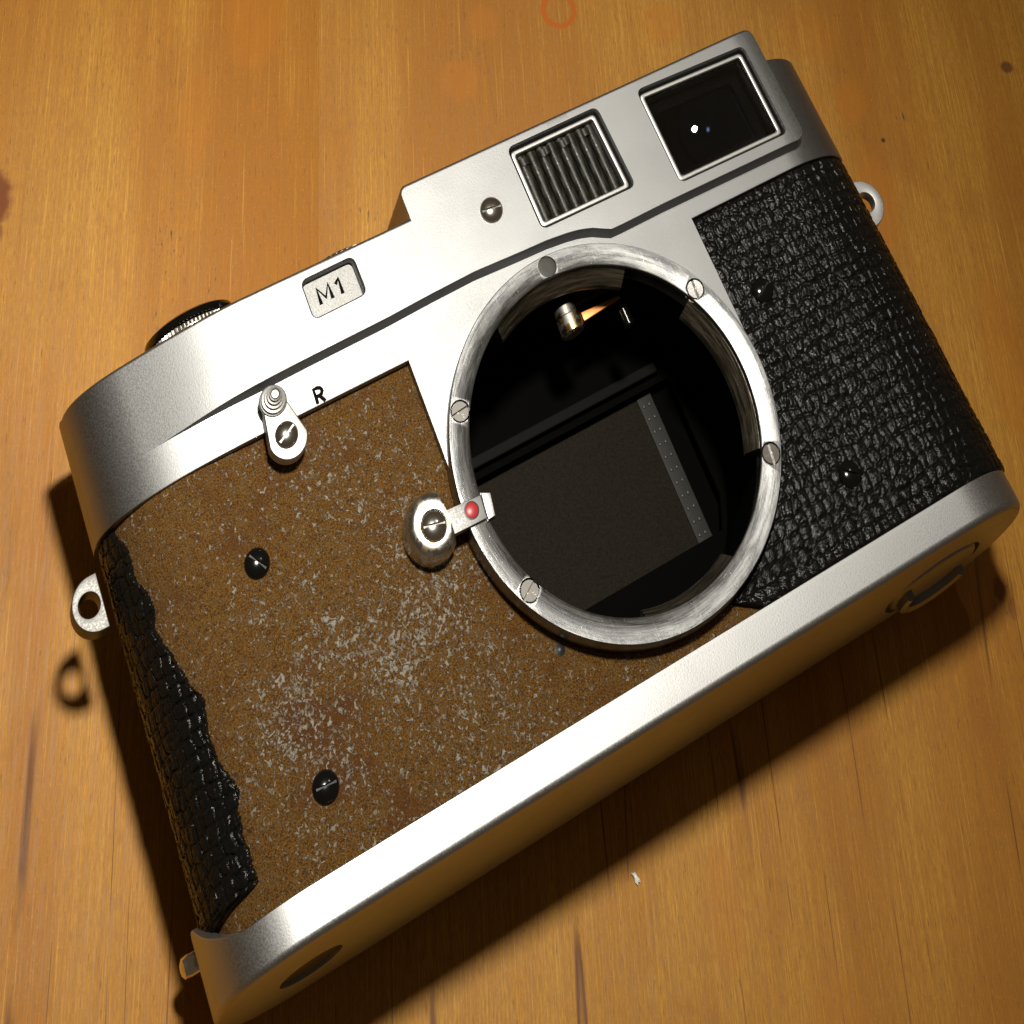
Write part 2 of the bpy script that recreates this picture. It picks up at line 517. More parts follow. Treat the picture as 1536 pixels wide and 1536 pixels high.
def plate(outer, z0, z1, bev=0.0, holes=(), nb=3):
    """solid plate with outline `outer` and holes, bevelled upper rims"""
    loops = [outer if area2(outer) > 0 else outer[::-1]]
    loops += [h if area2(h) < 0 else h[::-1] for h in holes]
    V, F = [], []
    tops, bots = [], []
    for L in loops:
        n = len(L)
        rings = [[(x, y, z0) for x, y in L]]
        if bev > 0:
            for j in range(nb + 1):
                t = math.pi / 2 * j / nb
                rings.append([(x, y, z1 - bev + bev * math.sin(t)) for x, y in inset(L, bev * (1 - math.cos(t)))])
        else:
            rings.append([(x, y, z1) for x, y in L])
        base = len(V)
        for rg in rings: V += rg
        for j in range(len(rings) - 1):
            for i in range(n):
                i2 = (i + 1) % n
                F.append((base + j * n + i, base + j * n + i2, base + (j + 1) * n + i2, base + (j + 1) * n + i))
        bots.append(list(range(base, base + n)))
        tops.append(list(range(base + (len(rings) - 1) * n, base + len(rings) * n)))
    for grp, flip in ((tops, False), (bots, True)):
        ids = [i for g in grp for i in g]
        if len(grp) == 1:
            F.append(tuple(ids if not flip else ids[::-1])); continue
        vs = [Vector((V[i][0], V[i][1])) for i in ids]
        faces, k = [], 0
        for g in grp:
            faces.append(list(range(k, k + len(g)))); k += len(g)
        edges = [(f[i - 1], f[i]) for f in faces for i in range(len(f))]
        r = delaunay_2d_cdt(vs, edges, [], 0, 1e-6)
        ov, of = r[0], r[2]
        # keep triangles whose centre is inside outer and outside holes
        def inside(p, poly):
            c = False
            for i in range(len(poly)):
                a, b = poly[i - 1], poly[i]
                if (a.y > p.y) != (b.y > p.y) and p.x < (b.x - a.x) * (p.y - a.y) / (b.y - a.y) + a.x: c = not c
            return c
        polys = [[vs[i] for i in f] for f in faces]
        orig = r[3]
        for t in of:
            cc = (ov[t[0]] + ov[t[1]] + ov[t[2]]) / 3
            if inside(cc, polys[0]) and not any(inside(cc, q) for q in polys[1:]):
                tri = [ids[orig[i][0]] for i in t]
                F.append(tuple(tri if not flip else tri[::-1]))
    return raw(V, F)


def curve_mesh(paths, radius, flat=1.0, z=0.0, res=3):
    """painted strokes: thin round-ended tubes pressed flat"""
    cd = bpy.data.curves.new('tmp_stroke', 'CURVE'); cd.dimensions = '3D'
    cd.bevel_depth = radius * MM; cd.bevel_resolution = res; cd.use_fill_caps = True
    for pth in paths:
        s = cd.splines.new('POLY'); s.points.add(len(pth) - 1)
        for q, (x, y) in zip(s.points, pth): q.co = (x * MM, y * MM, 0, 1)
    o = bpy.data.objects.new('tmp_stroke', cd); COL.objects.link(o)
    dg = bpy.context.evaluated_depsgraph_get(); dg.update()
    me = bpy.data.meshes.new_from_object(o.evaluated_get(dg), depsgraph=dg)
    bpy.data.objects.remove(o)
    for v in me.vertices: v.co.z = v.co.z * flat + z * MM
    return me


def sstep(a, b, x):
    t = min(1, max(0, (x - a) / (b - a)))
    return t * t * (3 - 2 * t)


def interp(tab, x):
    if x <= tab[0][0]: return tab[0][1]
    for (a, fa), (b, fb) in zip(tab, tab[1:]):
        if x <= b: return fa + (fb - fa) * (x - a) / (b - a)
    return tab[-1][1]


# ------------------------------------------------------------------ body outline in the x-z plane (plan view of the camera)
ZC, HB, ZF = 18.0, 13.0, 31.0
XLS, AL = -56.0, 16.2
XRS, AR = 45.5, 14.3


def outline_half(nL=26, nR=26, nl=2.1, nr=2.0, step=1.0, off=0.0, extra=(), xls=XLS, al=AL, ar=AR):
    """front half from left tip to right tip: list of (x, z, nx, nz)"""
    pts = []
    for i in range(nL):
        a = math.pi - (math.pi / 2) * i / nL
        ca, sa = math.cos(a), math.sin(a)
        pts.append((xls + al * math.copysign(abs(ca) ** (2 / nl), ca), ZC + HB * abs(sa) ** (2 / nl)))
    xs = sorted(set([xls + (XRS - xls) * i / 100 for i in range(101)] + [e for e in extra if xls < e < XRS]))
    pts += [(x, ZF) for x in xs]
    ext = []
    for i in range(1, nR + 1):
        a = math.pi / 2 - (math.pi / 2) * i / nR
        ca, sa = math.cos(a), math.sin(a)
        ext.append((XRS + ar * abs(ca) ** (2 / nr), ZC + HB * abs(sa) ** (2 / nr)))
    for e in extra:
        if e >= XRS:
            u = (e - XRS) / ar
            ext.append((e, ZC + HB * max(0, 1 - u ** nr) ** (1 / nr)))
    ext.sort(key=lambda q: q[0])
    pts += ext
    out = []
    for i, (x, z) in enumerate(pts):
        if i == 0: nx, nz = -1.0, 0.0
        elif i == len(pts) - 1: nx, nz = 1.0, 0.0
        else:
            tx, tz = pts[i + 1][0] - pts[i - 1][0], pts[i + 1][1] - pts[i - 1][1]
            l = math.hypot(tx, tz); nx, nz = -tz / l, tx / l
        out.append((x + nx * off, z + nz * off, nx, nz))
    return out


def prism_y(levels, nl=2.1, nr=2.0, ywarp=None, ar=AR):
    """closed outline extruded along y; levels = [(y, offset), ...] bottom to top"""
    V, F = [], []
    h = outline_half(nl=nl, nr=nr, ar=ar)
    loop = [(x, z, a, b) for x, z, a, b in h] + [(x, 2 * ZC - z, a, -b) for x, z, a, b in reversed(h[1:-1])]
    n = len(loop)
    for li, (y, o) in enumerate(levels):
        for x, z, a, b in loop:
            yy = y + (ywarp(x, z, li) if ywarp else 0)
            V.append((x + a * o, yy, z + b * o))
    for j in range(len(levels) - 1):
        for i in range(n):
            i2 = (i + 1) % n
            F.append((j * n + i, j * n + i2, (j + 1) * n + i2, (j + 1) * n + i))
    F.append(tuple(range(n))[::-1])
    F.append(tuple(range((len(levels) - 1) * n, len(levels) * n)))
    return raw(V, F)


# ------------------------------------------------------------------ setting: the table top of glued boards
G = math.atan2(0.927, 0.374) - math.pi / 2          # grain direction
table = bpy.data.objects.new('table', None)
COL.objects.link(table)
table.rotation_euler = (0, 0, G)
table['kind'] = 'structure'
table['label'] = 'honey coloured varnished wooden table top made of glued boards'
for name_i, (u0, u1, mk) in enumerate(((-190.4, -40.403, 'wood0'), (-40.397, 150.0, 'wood1'))):
    me = plate(quad_round([(u0, -260), (u1, -260), (u1, 260), (u0, 260)], 0.03, 2), -22, 0.0, 0.02)
    finish('board', me, M[mk], table)

# ------------------------------------------------------------------ the camera
root = bpy.data.objects.new('film_camera', None)
COL.objects.link(root)
root.empty_display_size = 0.02
root['label'] = 'old silver rangefinder camera body without lens, half its black covering torn off'
root['category'] = 'camera'

HOLE_R = 23.2


def hole_cut(z0, z1): return solid_cyl((0, 0, 0), HOLE_R, z0, z1, 96)


# bare corroded casting
shell = prism_y([(-27.6, -1.4), (21.6, -1.4)])
shell = boolean(shell, [hole_cut(5.0, 40)])
finish('body_casting', shell, M['rust'], root, 30, 'brown corroded bare casting with pale specks')

# base plate with rounded lower rim; its left end rises into a lip
def base_warp(x, z, li):
    if li < 3: return 0.0
    t = sstep(-66.5, -72.0, x) * sstep(27.5, 19.0, z) * 1.0
    return 5.2 * t


def sst(a, b, x): return sstep(min(a, b), max(a, b), x) if a < b else 1 - sstep(b, a, x)


def base_warp(x, z, li):
    if li < 3: return 0.0
    return 5.0 * sst(-69.0, -72.0, x) * sst(27.0, 17.0, z)


lev = []
for j in range(5):
    t = math.pi / 2 * j / 4
    lev.append((-32.45 + 0.95 * (1 - math.cos(t)), 0.45 - 0.95 * (1 - math.sin(t))))
lev = [(y, o) for y, o in lev] + [(-28.0, 0.45), (-27.45, 0.40), (-27.35, 0.25), (-27.35, -1.15), (-28.6, -1.15)]


def base_warp(x, z, li):
    if li < 5 or li == 9: return 0.0
    return 5.0 * min(1.0, max(0.0, (28.0 - z) / 12.0)) if x < -60 else 0.0


base = prism_y(lev, nl=2.7, nr=2.1, ywarp=base_warp, ar=12.9)
# round recesses in the underside
cutL = lathe([(0, -33.5), (4.4, -33.5), (4.4, -31.8), (0, -31.8)], (-59.6, 0, 16.6), 40, 'Y')
cutR = lathe([(0, -33.5), (8.6, -33.5), (8.6, -31.7), (0, -31.7)], (43.5, 0, 14.6), 64, 'Y')
base = boolean(base, [cutL, cutR])
finish('base_plate', base, M['base'], root, 30, None, True)
lock = finish('lock_disc', lathe([(0, -32.75), (7.2, -32.75), (7.6, -32.6), (7.9, -32.2), (7.9, -31.5), (0, -31.5)], (43.5, 0, 14.6), 64, 'Y'), M['satin'], root)
finish('folding_key', lathe([(5.1, -33.6), (5.9, -33.9), (6.7, -33.6), (6.7, -32.7), (5.1, -32.7)], (43.5, 0, 14.6), 40, 'Y', 20, 200, True), M['satin'], lock)
finish('socket_plug', lathe([(0, -32.15), (3.6, -32.15), (4.1, -32.0), (4.1, -31.5), (0, -31.5)], (-59.6, 0, 16.6), 40, 'Y'), M['black_satin'], root)

# ---- top cover: one piece from round end to round end, raised front and finder block
RIDGE = [(-75, 26.5), (-58, 26.6), (-51, 26.86), (-39, 27.1), (-26, 27.25), (-18, 27.55), (-10.75, 27.7), (-3, 27.35), (1.6, 27.2), (5.2, 26.85),
         (7.4, 26.5), (9.4, 25.9), (11.0, 25.1), (12.2, 24.55), (14, 24.5), (22, 24.55), (49.8, 24.2)]
XR = 49.4         # right side of the finder block
XB = -17.2        # left side of the finder block
YT, YV = 38.6, 43.45


def ridge_y(x):
    y = interp(RIDGE, x)
    d = x - (XR - 1.6)
    if d > 0: y += 1.6 - math.sqrt(max(0, 1.6 ** 2 - min(d, 1.6) ** 2))
    return y


def step_h(x):
    if x > XR + 1e-6: return 0.0
    return 2.1 * sstep(-64.0, -45.0, x)


def top_y(x):
    if x < XB or x > XR + 1e-6: return YT
    r = 1.1
    y = YV - 0.0 * x
    if x < XB + r: y -= r - math.sqrt(max(0, r * r - (XB + r - x) ** 2))
    if x > XR - r: y -= r - math.sqrt(max(0, r * r - (x - XR + r) ** 2))
    return y


PX0, PX1 = -24.6, 26.0


def low_y(x): return 0.0 if PX0 - 1e-6 <= x <= PX1 + 1e-6 else 21.4


E = 1e-4
extra = [PX0 - E, PX0, PX1, PX1 + E, XB - E, XB] + [XB + 1.1 * (1 - math.cos(math.radians(q))) for q in range(10, 91, 16)]
extra += [XR, XR + E] + [XR - 1.6 * (1 - math.sin(math.radians(q))) for q in range(0, 90, 12)] + [XR - 1.1 * (1 - math.sin(math.radians(q))) for q in range(0, 90, 15)]
extra += [9.4, 10.2, 11.0, 11.6, 12.2, 13]
st = outline_half(nL=60, nR=30, nl=2.6, extra=tuple(extra), xls=-44.0, al=28.2)
V, F = [], []
NB = 5
for si, (x, z, nx, nz) in enumerate(st):
    y0, yl, yt, h = low_y(x), ridge_y(x), top_y(x), step_h(x)
    zb = 2 * ZC - z
    hh = max(h, 0.0)
    # the cover tapers a little past the shell towards the left end
    prof = [(y0, -0.25), (y0 + 0.08, -0.06), (y0 + 0.25, 0.0), (yl - 0.22 * hh, 0.0), (yl - 0.02 * hh, hh - 0.15 * min(hh, 1)), (yl + 0.05, hh - 0.05 * min(hh, 1)), (yl + 0.16, hh)]
    fr = 0.55
    for j in range(NB + 1):
        t = math.pi / 2 * j / NB
        prof.append((yt - fr + fr * math.sin(t), hh - fr + fr * math.cos(t)))
    if si in (0, len(st) - 1): prof = [(y, 0.0) for y, o in prof]
    V.append((x, y0, zb))
    for y, o in prof: V.append((x + nx * o, y, z + nz * o))
    V.append((x, yt, zb))
K = len(prof) + 2
for i in range(len(st) - 1):
    for j in range(K):
        j2 = (j + 1) % K
        F.append((i * K + j, (i + 1) * K + j, (i + 1) * K + j2, i * K + j2))
F.append(tuple(range(K)))
F.append(tuple(range((len(st) - 1) * K, len(st) * K))[::-1])
cover = raw(V, F)
ZT = ZF + 2.1
ZTL = ZF + 2.1
VFQ = [(26.1, 26.3), (47.0, 26.0), (47.0, 40.95), (26.05, 41.6)]
W2Q = [(1.75, 29.0), (18.75, 28.8), (18.3, 41.9), (1.65, 41.85)]
BDQ = [(-36.25, 31.6), (-27.75, 31.75), (-27.85, 37.0), (-36.25, 36.9)]
def chamfer_cut(q, r, zface, ch):
    a = quad_round(q, r); n_ = len(a)
    V_ = [(x, y, zface - 1.3 * ch) for x, y in a] + [(x, y, zface + 1.3 * ch) for x, y in inset(a, -2 * ch)]
    F_ = [tuple(range(n_))[::-1], tuple(range(n_, 2 * n_))]
    F_ += [(i_, (i_ + 1) % n_, n_ + (i_ + 1) % n_, n_ + i_) for i_ in range(n_)]
    return raw(V_, F_)


cuts = [hole_cut(5.2, 40),
        plate(quad_round(VFQ, 1.1), 26.0, 40), plate(quad_round(W2Q, 1.1), 28.5, 40), plate(quad_round(BDQ, 0.95), ZTL - 1.7, 40),
        chamfer_cut(VFQ, 1.1, ZT, 0.14), chamfer_cut(W2Q, 1.1, ZTL, 0.14), chamfer_cut(BDQ, 0.95, ZTL, 0.26)]
cover = boolean(cover, cuts)
top = finish('top_cover', cover, M['satin'], root, 34, None, True)

# ---- badge with the engraved letters
badge = finish('badge_plate', plate(quad_round([(-36.15, 31.7), (-27.85, 31.85), (-27.95, 36.9), (-36.15, 36.8)], 0.9), ZTL - 1.75, ZTL - 1.4), M['badge'], root)
zb_ = ZTL - 1.39
finish('lettering', curve_mesh([[(x_ - 0.2, y_ - 0.15) for x_, y_ in q_] for q_ in [[(-34.0, 33.5), (-33.95, 35.75), (-33.0, 34.1), (-32.1, 35.75), (-32.05, 33.6)], [(-31.0, 35.2), (-30.35, 35.8), (-30.4, 33.6)]]], 0.29, 0.35, zb_), M['black_fill'], badge, 60)
R = [[(-39.32, 21.65), (-39.30, 23.62), (-38.75, 23.62), (-38.35, 23.5), (-38.15, 23.2), (-38.15, 23.0), (-38.35, 22.7), (-38.75, 22.58), (-39.25, 22.58)], [(-38.72, 22.55), (-38.15, 21.6)]]
finish('lettering', curve_mesh(R, 0.26, 0.35, ZF + 0.01), M['black_fill'], root, 60)

# ---- windows
def frame_window(name, q, zt, lo, wd):
    outer = quad_round(inset(q, 0.34), 0.85)
    inner = quad_round(inset(q, 0.34 + wd), 0.35)
    return finish(name, plate(outer, lo, zt, 0.22, [inner]), M['lever'], None, 35), inner


vf = bpy.data.objects.new('viewfinder_window', None); COL.objects.link(vf); vf.parent = root
fo, inn = frame_window('frame', VFQ, ZT - 1.0, 28.6, 0.8); fo.parent = vf
g = finish('pane', plate(inset(inn, 0.04), ZT - 2.3, ZT - 1.3), M['glass'], vf)
bx = plate(quad_round(inset(VFQ, 0.05), 1.0), 26.1, 28.55)
finish('light_well', plate(quad_round(inset(VFQ, 0.06), 1.0), 26.05, 29.8, 0, [inn]), M['black_matt'], vf)
finish('well_floor', plate(inset(inn, -0.1), 26.02, 26.04), plain('dark_finder_interior', (0.002, 0.002, 0.0024), 0.9, 0, 0, 0.0).m, vf)

finish('finder_mask', plate(quad_round(inset(VFQ, 1.3), 0.3), 27.6, 27.9, 0.05, [quad_round(inset(VFQ, 2.9), 0.6)]), M['black_matt'], vf)
LENS = plain('tinted_glint_lens', (0.001, 0.001, 0.0015), 0.02)  # added lens element, shaped and tinted to give a second bluish glint
LENS.b.inputs['Specular Tint'].default_value = (0.35, 0.55, 1.0, 1)
finish('finder_glint_lens', lathe([(0, 26.1), (6.6, 26.1)] + [(r_, 27.35 - r_ * r_ / 600) for r_ in (6.6, 5.5, 4.4, 3.3, 2.2, 1.1, 0.0)], (38.5, 33.0, 0), 96), LENS.m, vf)
w2 = bpy.data.objects.new('illumination_window', None); COL.objects.link(w2); w2.parent = root
fo, inn = frame_window('frame', W2Q, ZT - 0.9, 29.6, 0.8); fo.parent = w2
finish('backing', plate(inset(inn, -0.25), 28.6, 30.3), M['black_matt'], w2)
x0, x1 = 2.95, 17.55
nr = 8
pw = (x1 - x0) / nr
rv = []
prof = [(-0.5 * pw + 0.02, 30.2)] + [(pw * (0.5 * math.sin(a) * 0.97), 30.75 + 0.55 * math.cos(a)) for a in np.linspace(-1.5, 1.5, 9)] + [(0.5 * pw - 0.02, 30.2)]
V = [(px_, y, z) for y in (30.0, 40.75) for px_, z in prof]
m_ = len(prof)
Fr = [(i, (i + 1) % m_, m_ + (i + 1) % m_, m_ + i) for i in range(m_)] + [tuple(range(m_))[::-1], tuple(range(m_, 2 * m_))]
rib_me = raw(V, Fr)
first = None
for i in range(nr):
    if first is None:
        first = finish('rib', rib_me, M['ribs'], w2); o = first
    else:
        o = first.copy(); COL.objects.link(o)
    o.location = ((x0 + pw * (i + 0.5)) * MM, 0, 0)
# second row of broken prism steps along the upper edge
V2 = [(px_, y, z) for y in (0.0, 1.15) for px_, z in prof]
step_me = raw(V2, Fr)
first2 = None
for i in range(nr):
    if first2 is None:
        first2 = finish('prism_step', step_me, M['ribs'], w2); o = first2
    else:
        o = first2.copy(); COL.objects.link(o)
    o.location = ((x0 + pw * (i + 0.25)) * MM, (39.0 + 0.18 * (i % 2)) * MM, 0.35 * MM)
    o.rotation_euler = (0, 0.10 * (1 if i % 2 else -1), 0)


finish('eyepiece', lathe([(0, 0.05), (4.2, 0.05), (4.6, 0.3), (4.6, 5.6), (0, 5.6)], (-63.2, 31.0, 0), 40), M['black_satin'], root)
finish('back_door', plate(rrect(-58, -28.5, 48, 34.0, 3), 0.0, 5.3), M['black_satin'], root)


# ---- screws
def screw_mesh(r, h, slot=0.42, depth=0.5, flat=False):
    if flat:
        pr = [(0, -0.8), (r, -0.8), (r, h - 0.08), (r - 0.08, h), (0, h)]
    else:
        pr = [(0, -1.2), (r, -1.2), (r, 0.12)]
        for j in range(9):
            t = math.pi / 2 * j / 8
            pr.append((r * math.cos(t), 0.12 + (h - 0.12) * math.sin(t)))
    me = lathe(pr, (0, 0, 0), 40)
    cut = plate([(-r * 1.3, -slot / 2), (r * 1.3, -slot / 2), (r * 1.3, slot / 2), (-r * 1.3, slot / 2)], h - depth, h + 2)
    return boolean(me, [cut])


blk = screw_mesh(1.84, 1.05, 0.30, 0.35)
chm = screw_mesh(1.85, 1.0, 0.34, 0.45)
mnt = screw_mesh(1.34, 0.0, 0.42, 0.5, True)


def put_screw(me, mat, loc, ang, parent=root, label=None, first=True):
    o = finish('screw', me, mat, parent, 28, label) if not me.users else None
    if o is None:
        o = bpy.data.objects.new('screw', me); COL.objects.link(o); o.parent = parent
    o.location = Vector(loc) * MM
    o.rotation_euler = (0, 0, math.radians(ang))
    return o


for (x, y, z, a) in ((-54.0, 7.55, 29.6, -54.2), (-54.15, -18.95, 29.6, -4.5), (31.7, 7.9, 30.45, 23.6), (31.5, -18.8, 30.45, -36.9)):
    put_screw(blk, M['black_gloss'], (x, y, z), a, label='black domed slotted screw')
put_screw(chm, M['chrome'], (-4.75, 34.6, ZTL + 0.02), -6.2)

# ---- lens mount
ring_me = lathe([(HOLE_R - 0.6, 28.9), (25.35, 28.9), (25.5, 29.2), (25.5, 32.82), (25.38, 33.0), (22.5, 33.0), (22.35, 32.9), (22.3, 32.4), (22.6, 32.0), (22.6, 28.9)][0:10], (0, 0, 0), 192, closed=True)
MS = ((20.7, 11.84, -94.7), (20.6, -12.0, -98.2), (-20.6, -11.9, 30.7), (-20.7, 11.8, 5.6), (0.1, 23.9, 0))
ring_me = boolean(ring_me, [solid_cyl((x, y, 0), 1.50, 31.6, 40, 32) for x, y, a in MS])
mount = finish('lens_mount', ring_me, M['ring'], root, 40)
for x, y, a in MS[:4]:
    put_screw(mnt, M['steel'], (x, y, 32.93), a, mount)
finish('wax_plug', lathe([(0, 31.5), (1.46, 31.5), (1.46, 32.80), (1.2, 32.86), (0.5, 32.80), (0, 32.84)], (0.1, 23.9, 0), 32), M['wax'], mount)
# bayonet flanges behind the ring
for a0, a1 in ((58, 118), (-28, 30), (-106, -66)):
    ri = 20.7
    fl = lathe([(22.55, 28.7), (22.55, 31.9), (22.3, 31.9), (ri + 0.1, 29.8), (ri, 29.6), (ri, 28.7)], (0, 0, 0), 48, 'Z', a0, a1, True)
    finish('bayonet_flange', fl, M['bayonet'], mount, 35)

# ---- dark chamber behind the mount
M['chamber'] = plain('blackened_chamber', (0.0018, 0.0018, 0.0016), 0.9, 0, 0, 0.03).m
ch = bpy.data.objects.new('film_chamber', None); COL.objects.link(ch); ch.parent = root
finish('chamber_wall', lathe([(22.9, 28.8), (22.9, 6.0), (23.15, 6.0), (23.15, 28.8)], (0, 0, 0), 96, closed=True), M['chamber'], ch)
circ = [(22.95 * math.cos(math.radians(t)), 22.95 * math.sin(math.radians(t))) for t in range(0, 360, 4)]
gate = [(-17.5, -12.6), (18.2, -12.6), (20.2, -8.5), (20.3, 8.75), (-17.5, 8.75)]
finish('gate_frame', plate(circ, 8.2, 9.0, 0.12, [gate]), M['chamber'], ch)
finish('baffle', plate([(-18.5, 9.9), (18.5, 9.9), (18.5, 11.4), (-18.5, 11.4)], 9.0, 10.4, 0.25), M['black_matt'], ch)
finish('shutter_curtain', plate([(-19, -14), (14.55, -14), (14.55, 10), (-19, 10)], 6.2, 6.9), M['cloth'], ch)
finish('black_backing', plate([(14.4, -14), (21.5, -14), (21.5, 10), (14.4, 10)], 5.6, 6.1), M['chamber'], ch)
lath = finish('curtain_lath', plate([(14.57, -12.5), (17.1, -12.5), (17.1, 8.7), (14.57, 8.7)], 6.2, 7.05, 0.06), M['lath'], ch)
rv = lathe([(0, 7.0), (0.27, 7.0), (0.22, 7.2), (0.0, 7.24)], (0, 0, 0), 10)
f0 = None
for i in range(11):
    for xx in (15.3, 16.3):
        if f0 is None:
            f0 = finish('rivet', rv, M['black_satin'], lath); o = f0
        else:
            o = f0.copy(); COL.objects.link(o)
        o.location = (xx * MM, (7.2 - 1.86 * i) * MM, 0)
# rangefinder roller, its arm and pin near the top of the throat
finish('range_roller', lathe([(0, -1.9), (1.6, -1.9), (2.0, -1.6), (2.0, 0.6), (1.75, 0.8), (1.75, 2.0), (0, 2.0)], (2.9, 18.0, 24.6), 40, 'Y'), M['brass'], ch)
finish('copper_arm', plate([(5.5, 17.3), (12.4, 17.9), (12.4, 18.4), (5.5, 18.6)], 23.6, 24.0, 0.1), M['copper'], ch)
finish('arm_pin', lathe([(0, -1.3), (0.8, -1.3), (0.95, -1.1), (0.95, 1.1), (0.8, 1.3), (0, 1.3)], (11.8, 15.0, 24.4), 24, 'Y'), M['black_gloss'], ch)
finish('roller_arm', plate([(2.0, 19.9), (14.0, 19.9), (14.0, 21.3), (2.0, 21.3)], 22.6, 23.6, 0.2), M['black_satin'], ch)


# ---- black leatherette: real relief
def vor(u, v, seed):
    iu, iv = np.floor(u).astype(int), np.floor(v).astype(int)
    f1 = np.full(u.shape, 9.0); f2 = np.full(u.shape, 9.0); idv = np.zeros(u.shape)
    for du in (-1, 0, 1):
        for dv in (-1, 0, 1):
            cu, cv = iu + du, iv + dv
            h = np.sin(cu * 127.1 + cv * 311.7 + seed * 17.3) * 43758.5453
            h2 = np.sin(cu * 269.5 + cv * 183.3 + seed * 7.9) * 24634.6345
            pu = cu + 0.5 + 0.46 * ((h - np.floor(h)) - 0.5); pv = cv + 0.5 + 0.46 * ((h2 - np.floor(h2)) - 0.5)
            d = np.hypot(u - pu, v - pv)
            less = d < f1
            f2 = np.where(less, f1, np.minimum(f2, d))
            idv = np.where(less, (h - np.floor(h)), idv)
            f1 = np.where(less, d, f1)
    return f1, f2, idv


def vnoise(u, v, seed):
    iu, iv = np.floor(u), np.floor(v)
    fu, fv = u - iu, v - iv
    fu = fu * fu * (3 - 2 * fu); fv = fv * fv * (3 - 2 * fv)
    def hs(a, b):
        h = np.sin(a * 12.9898 + b * 78.233 + seed * 3.7) * 43758.5453
        return h - np.floor(h)
    return (hs(iu, iv) * (1 - fu) + hs(iu + 1, iv) * fu) * (1 - fv) + (hs(iu, iv + 1) * (1 - fu) + hs(iu + 1, iv + 1) * fu) * fv


def leather_height(s, y, seed):
    wu = s + 0.55 * (vnoise(s * 0.5, y * 0.5, seed) - 0.5) + 0.3 * (vnoise(s * 1.4, y * 1.4, seed + 5) - 0.5)
    wv = y + 0.55 * (vnoise(s * 0.5, y * 0.5, seed + 2) - 0.5) + 0.3 * (vnoise(s * 1.4, y * 1.4, seed + 8) - 0.5)
    f1, f2, idv = vor(wu / 1.68, wv / 1.95, seed)
    e = np.clip((f2 - f1) / 0.24, 0, 1)
    h = 0.32 * (e * e * (3 - 2 * e)) * (0.65 + 0.5 * idv)
    g1, g2, _ = vor(wu / 0.60, wv / 0.95, seed + 3)
    h += 0.095 * np.clip((g2 - g1) / 0.3, 0, 1)
    # long creases running across the height of the camera
    c = np.abs(vnoise(wu / 2.3, wv / 9.0, seed + 11) - 0.5)
    h -= 0.10 * np.exp(-(c / 0.03) ** 2)
    h += 0.10 * (vnoise(s * 0.25, y * 0.25, seed + 20) - 0.5) + 0.05 * (vnoise(s * 3.3, y * 3.3, seed + 30) - 0.5)
    return h


# arc-length table of the leather base line (outline offset)
half = outline_half(nL=120, nR=120, off=-0.55)
back = [(x, 2 * ZC - z, a, -b) for x, z, a, b in reversed(half[1:-1])]


def line_table(pts):
    P_ = np.array(pts); d = np.hypot(np.diff(P_[:, 0]), np.diff(P_[:, 1]))
    return np.concatenate([[0], np.cumsum(d)]), P_


def leather_piece(name, line, s0f, s1f, y0f, y1f, ns, ny, seed, label, thick=0.9, rim=0.22):
    sl, P_ = line
    T, U_ = np.meshgrid(np.linspace(0, 1, ny), np.linspace(0, 1, ns), indexing='ij')
    # y from limits at each u (first guess), then s between the side limits at that y
    yl = y0f + (y1f - y0f) * T
    a = np.vectorize(s0f)(yl); b = np.vectorize(s1f)(yl)
    s = a + (b - a) * U_
    h = leather_height(s, yl, seed)
    edge = np.minimum(np.minimum(U_ * (b - a), (1 - U_) * (b - a)), np.minimum((yl - y0f), (y1f - yl)))
    h -= rim * np.exp(-np.clip(edge, 0, 9) / 0.22)
    x = np.interp(s, sl, P_[:, 0]); z = np.interp(s, sl, P_[:, 1]); nx = np.interp(s, sl, P_[:, 2]); nz = np.interp(s, sl, P_[:, 3])
    X, Z = x + nx * h, z + nz * h
    V = [(X[i, j], yl[i, j], Z[i, j]) for i in range(ny) for j in range(ns)]
    F = [(i * ns + j, i * ns + j + 1, (i + 1) * ns + j + 1, (i + 1) * ns + j) for i in range(ny - 1) for j in range(ns - 1)]
    ring = [(0, j) for j in range(ns)] + [(i, ns - 1) for i in range(1, ny)] + [(ny - 1, j) for j in range(ns - 2, -1, -1)] + [(i, 0) for i in range(ny - 2, 0, -1)]
    b0 = len(V)
    for i, j in ring: V.append((x[i, j] - nx[i, j] * thick, yl[i, j], z[i, j] - nz[i, j] * thick))
    n = len(ring)
    for q in range(n):
        q2 = (q + 1) % n
        F.append((ring[q][0] * ns + ring[q][1], ring[q2][0] * ns + ring[q2][1], b0 + q2, b0 + q))
    F.append(tuple(range(b0, b0 + n)))
    return finish(name, raw(V, F), M['leather'], root, 75, label)


front_line = line_table(half + back)          # left tip, over the front, right tip, round to the back
sF, PF = front_line
i0 = np.argmax(PF[:, 0] > XLS + 1)


def s_at_x_front(x):
    m = len(half)
    return float(np.interp(x, PF[:m, 0], sF[:m]))


s_tip_r = sF[len(half) - 1]


def right_s0(y):
    if y > 2: x = PX1 + 0.05
    else:
        x = math.sqrt(max(0.0, 25.75 ** 2 - y * y)) if y > -25.0 else 7.1 + (y + 25.0) * -1.75
        x = min(x, PX1 + 0.05)
        if y <= -24.85: x = max(x, 6.9 + (-24.85 - y) * 1.75)
    return s_at_x_front(x)


def rag(y): return 0.22 * math.sin(y * 2.1) + 0.15 * math.sin(y * 5.3 + 1) + 0.1 * math.sin(y * 9.7) + 0.16 * math.sin(y * 17.3 + 2) * math.sin(y * 3.1) + 0.1 * math.sin(y * 29.0)


leather_piece('leather_covering', front_line, right_s0, lambda y: s_tip_r + 10.0, -27.25, 21.3, 300, 270, 3, 'intact black pebbled covering')
